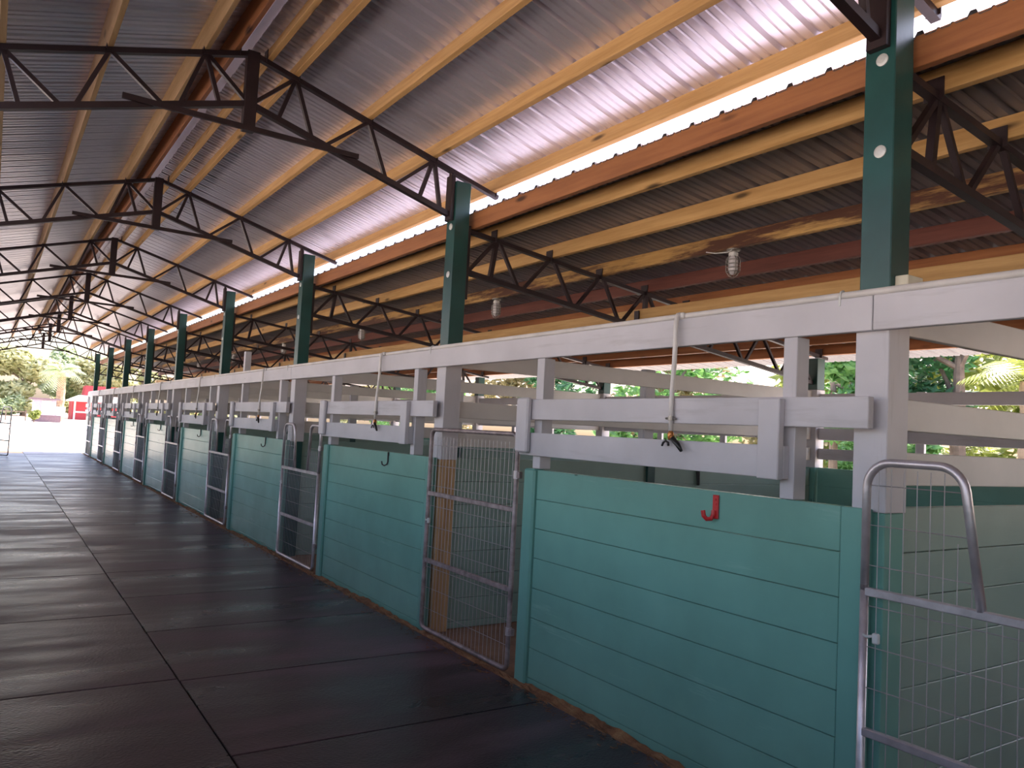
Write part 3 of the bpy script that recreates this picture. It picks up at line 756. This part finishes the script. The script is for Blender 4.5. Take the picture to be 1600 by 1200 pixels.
for k, (x, y) in enumerate(((18.6, 7.4), (21.5, 10.6), (20.5, 13.2), (23.5, 15.6))):
    b = empty('shrub', (x, y, -.03), 'leafy green shrub beyond the outer stall wall, %s' % ['rightmost of four', 'second of four from the right', 'third of four from the right', 'leftmost of four'][k], 'bush', 'shrubs beyond the outer wall')
    vs, fs = foliage(900, [(0, 0, 1.0, 1.0, 1.0, .9), (.5, .3, 1.5, .7, .7, .6), (-.5, -.2, 1.3, .7, .7, .7)], .26); leafmesh('foliage', vs, fs, M[['leaf', 'leaf_y'][k % 2]], b)
    MB().tube([(0, 0, 0), (0.03, 0, 1.0)], [.06, .03], 8).build('stem', M['bark'], b)
# red barn
B = empty('red_barn', (12.4, 136, -.03), 'red barn with white trim and pale porch roof beside the palm', 'building')
MB().box(-2.1, 4.5, 0, 6, 0, 3.0).build('lower_wall', M['redwall'], B)
u = MB(); u.add([(-.6, 1.5, 3), (4.5, 1.5, 3), (4.5, 1.5, 5.3), (-.3, 1.5, 5.3), (-.6, 6, 3), (4.5, 6, 3), (4.5, 6, 5.3), (-.3, 6, 5.3)],
                [(0, 1, 2, 3), (4, 7, 6, 5), (0, 3, 7, 4), (1, 5, 6, 2), (3, 2, 6, 7)]); u.build('upper_wall', M['redwall'], B)
w = MB(); w.add([(-3.1, -1.6, 2.75), (4.8, -1.6, 2.75), (4.8, 1.5, 3.6), (-1.2, 1.5, 3.6), (-3.1, -1.6, 2.90), (4.8, -1.6, 2.90), (4.8, 1.5, 3.78), (-1.2, 1.5, 3.78)],
                [(0, 3, 2, 1), (4, 5, 6, 7), (0, 1, 5, 4), (1, 2, 6, 5), (2, 3, 7, 6), (3, 0, 4, 7)]); w.build('porch_roof', M['barnwhite'], B)
for x in (-1.75, 0.25, 2.25): MB().box(x - .13, x + .13, -.14, -.002, 0, 2.8).build('trim_post', M['barnwhite'], B)
MB().box(-1.6, 4.4, -.10, -.001, 1.05, 1.3).build('trim_board', M['barnwhite'], B)
# lavender shed / stand
S = empty('shed', (4.75, 101, -.03), 'small pale lavender shed with flat dark roof, left of the palm', 'building')
MB().box(-.85, 1.35, 0, 2.2, .75, 2.45).build('wall', M['lavender'], S)
MB().box(-.05, .85, -.06, -.001, 1.25, 2.35).build('white_panel', M['barnwhite'], S)
MB().box(-1.2, 1.7, -.45, 2.6, 2.46, 2.62).build('roof', M['shedroof'], S)
MB().box(-.80, 1.9, .1, 2.1, 0.0, .74).build('base', M['shedroof'], S)
MB().box(1.38, 2.3, .2, 1.9, .75, 1.75).build('counter', M['barnwhite'], S)
F = empty('rail_fence', (0, 104, -.03), 'low weathered rail fence in front of the sunny tree line at the left', 'fence')
MB().box(-8, 3.5, -.03, .03, .95, 1.05).build('rail', M['fencewood'], F); MB().box(-8, 3.5, -.03, .03, .45, .55).build('rail', M['fencewood'], F)
for k in range(7): MB().box(-8 + k * 1.9 - .06, -8 + k * 1.9 + .06, .032, .15, 0, 1.2).build('fence_post', M['fencewood'], F)

# ------------------------------------------------------------------ camera
cam = bpy.data.cameras.new('camera'); co = bpy.data.objects.new('camera', cam); C.objects.link(co)
yaw, pit, rol = 0.5822, 0.0606, 0.0524
cy, sy, cp, sp, cr_, sr_ = math.cos(yaw), math.sin(yaw), math.cos(pit), math.sin(pit), math.cos(rol), math.sin(rol)
fw = Vector((sy * cp, cy * cp, sp)); r0 = Vector((cy, -sy, 0)); u0 = r0.cross(fw)
rr = r0 * cr_ + u0 * sr_; uu = u0 * cr_ - r0 * sr_
mt = Matrix((rr, uu, -fw)).transposed().to_4x4(); mt.translation = (0, 0, 1.5784)
co.matrix_world = mt
cam.sensor_width = 36; cam.lens = 1231.7 / 1600 * 36; cam.clip_start = .05; cam.clip_end = 800
bpy.context.scene.camera = co

# ------------------------------------------------------------------ light
w = bpy.data.worlds.new('sky'); bpy.context.scene.world = w; w.use_nodes = True
nt = w.node_tree; bg = nt.nodes['Background']; sk = nt.nodes.new('ShaderNodeTexSky'); sk.sky_type = 'NISHITA'
sk.sun_disc = False; sk.sun_elevation = math.radians(52); sk.sun_rotation = math.radians(78); sk.air_density = 1.3; sk.dust_density = 3.5; sk.ozone_density = 1.0
nt.links.new(mixc(nt, 1.0, (0, 0, 0), sk.outputs[0]), bg.inputs[0])
mxn = bg.inputs[0].links[0].from_node; mxn.blend_type = 'MULTIPLY'; mxn.inputs[6].default_value = (1.0, 0.90, 0.98, 1); bg.inputs[1].default_value = 0.55
sun = bpy.data.lights.new('sun', 'SUN'); sun.energy = 10.0; sun.angle = math.radians(.6); sun.color = (1, .90, .86)
so = bpy.data.objects.new('sun', sun); C.objects.link(so); so.location = (20, -10, 30)
az = math.radians(78); el = math.radians(57)      # azimuth clockwise from +Y
sd = Vector((math.sin(az) * math.cos(el), math.cos(az) * math.cos(el), math.sin(el)))
so.rotation_euler = sd.to_track_quat('Z', 'Y').to_euler()
vs_ = bpy.context.scene.view_settings
vs_.view_transform = 'Standard'; vs_.look = 'None'; vs_.gamma = 1.0; vs_.exposure = 0.50; vs_.use_curve_mapping = False
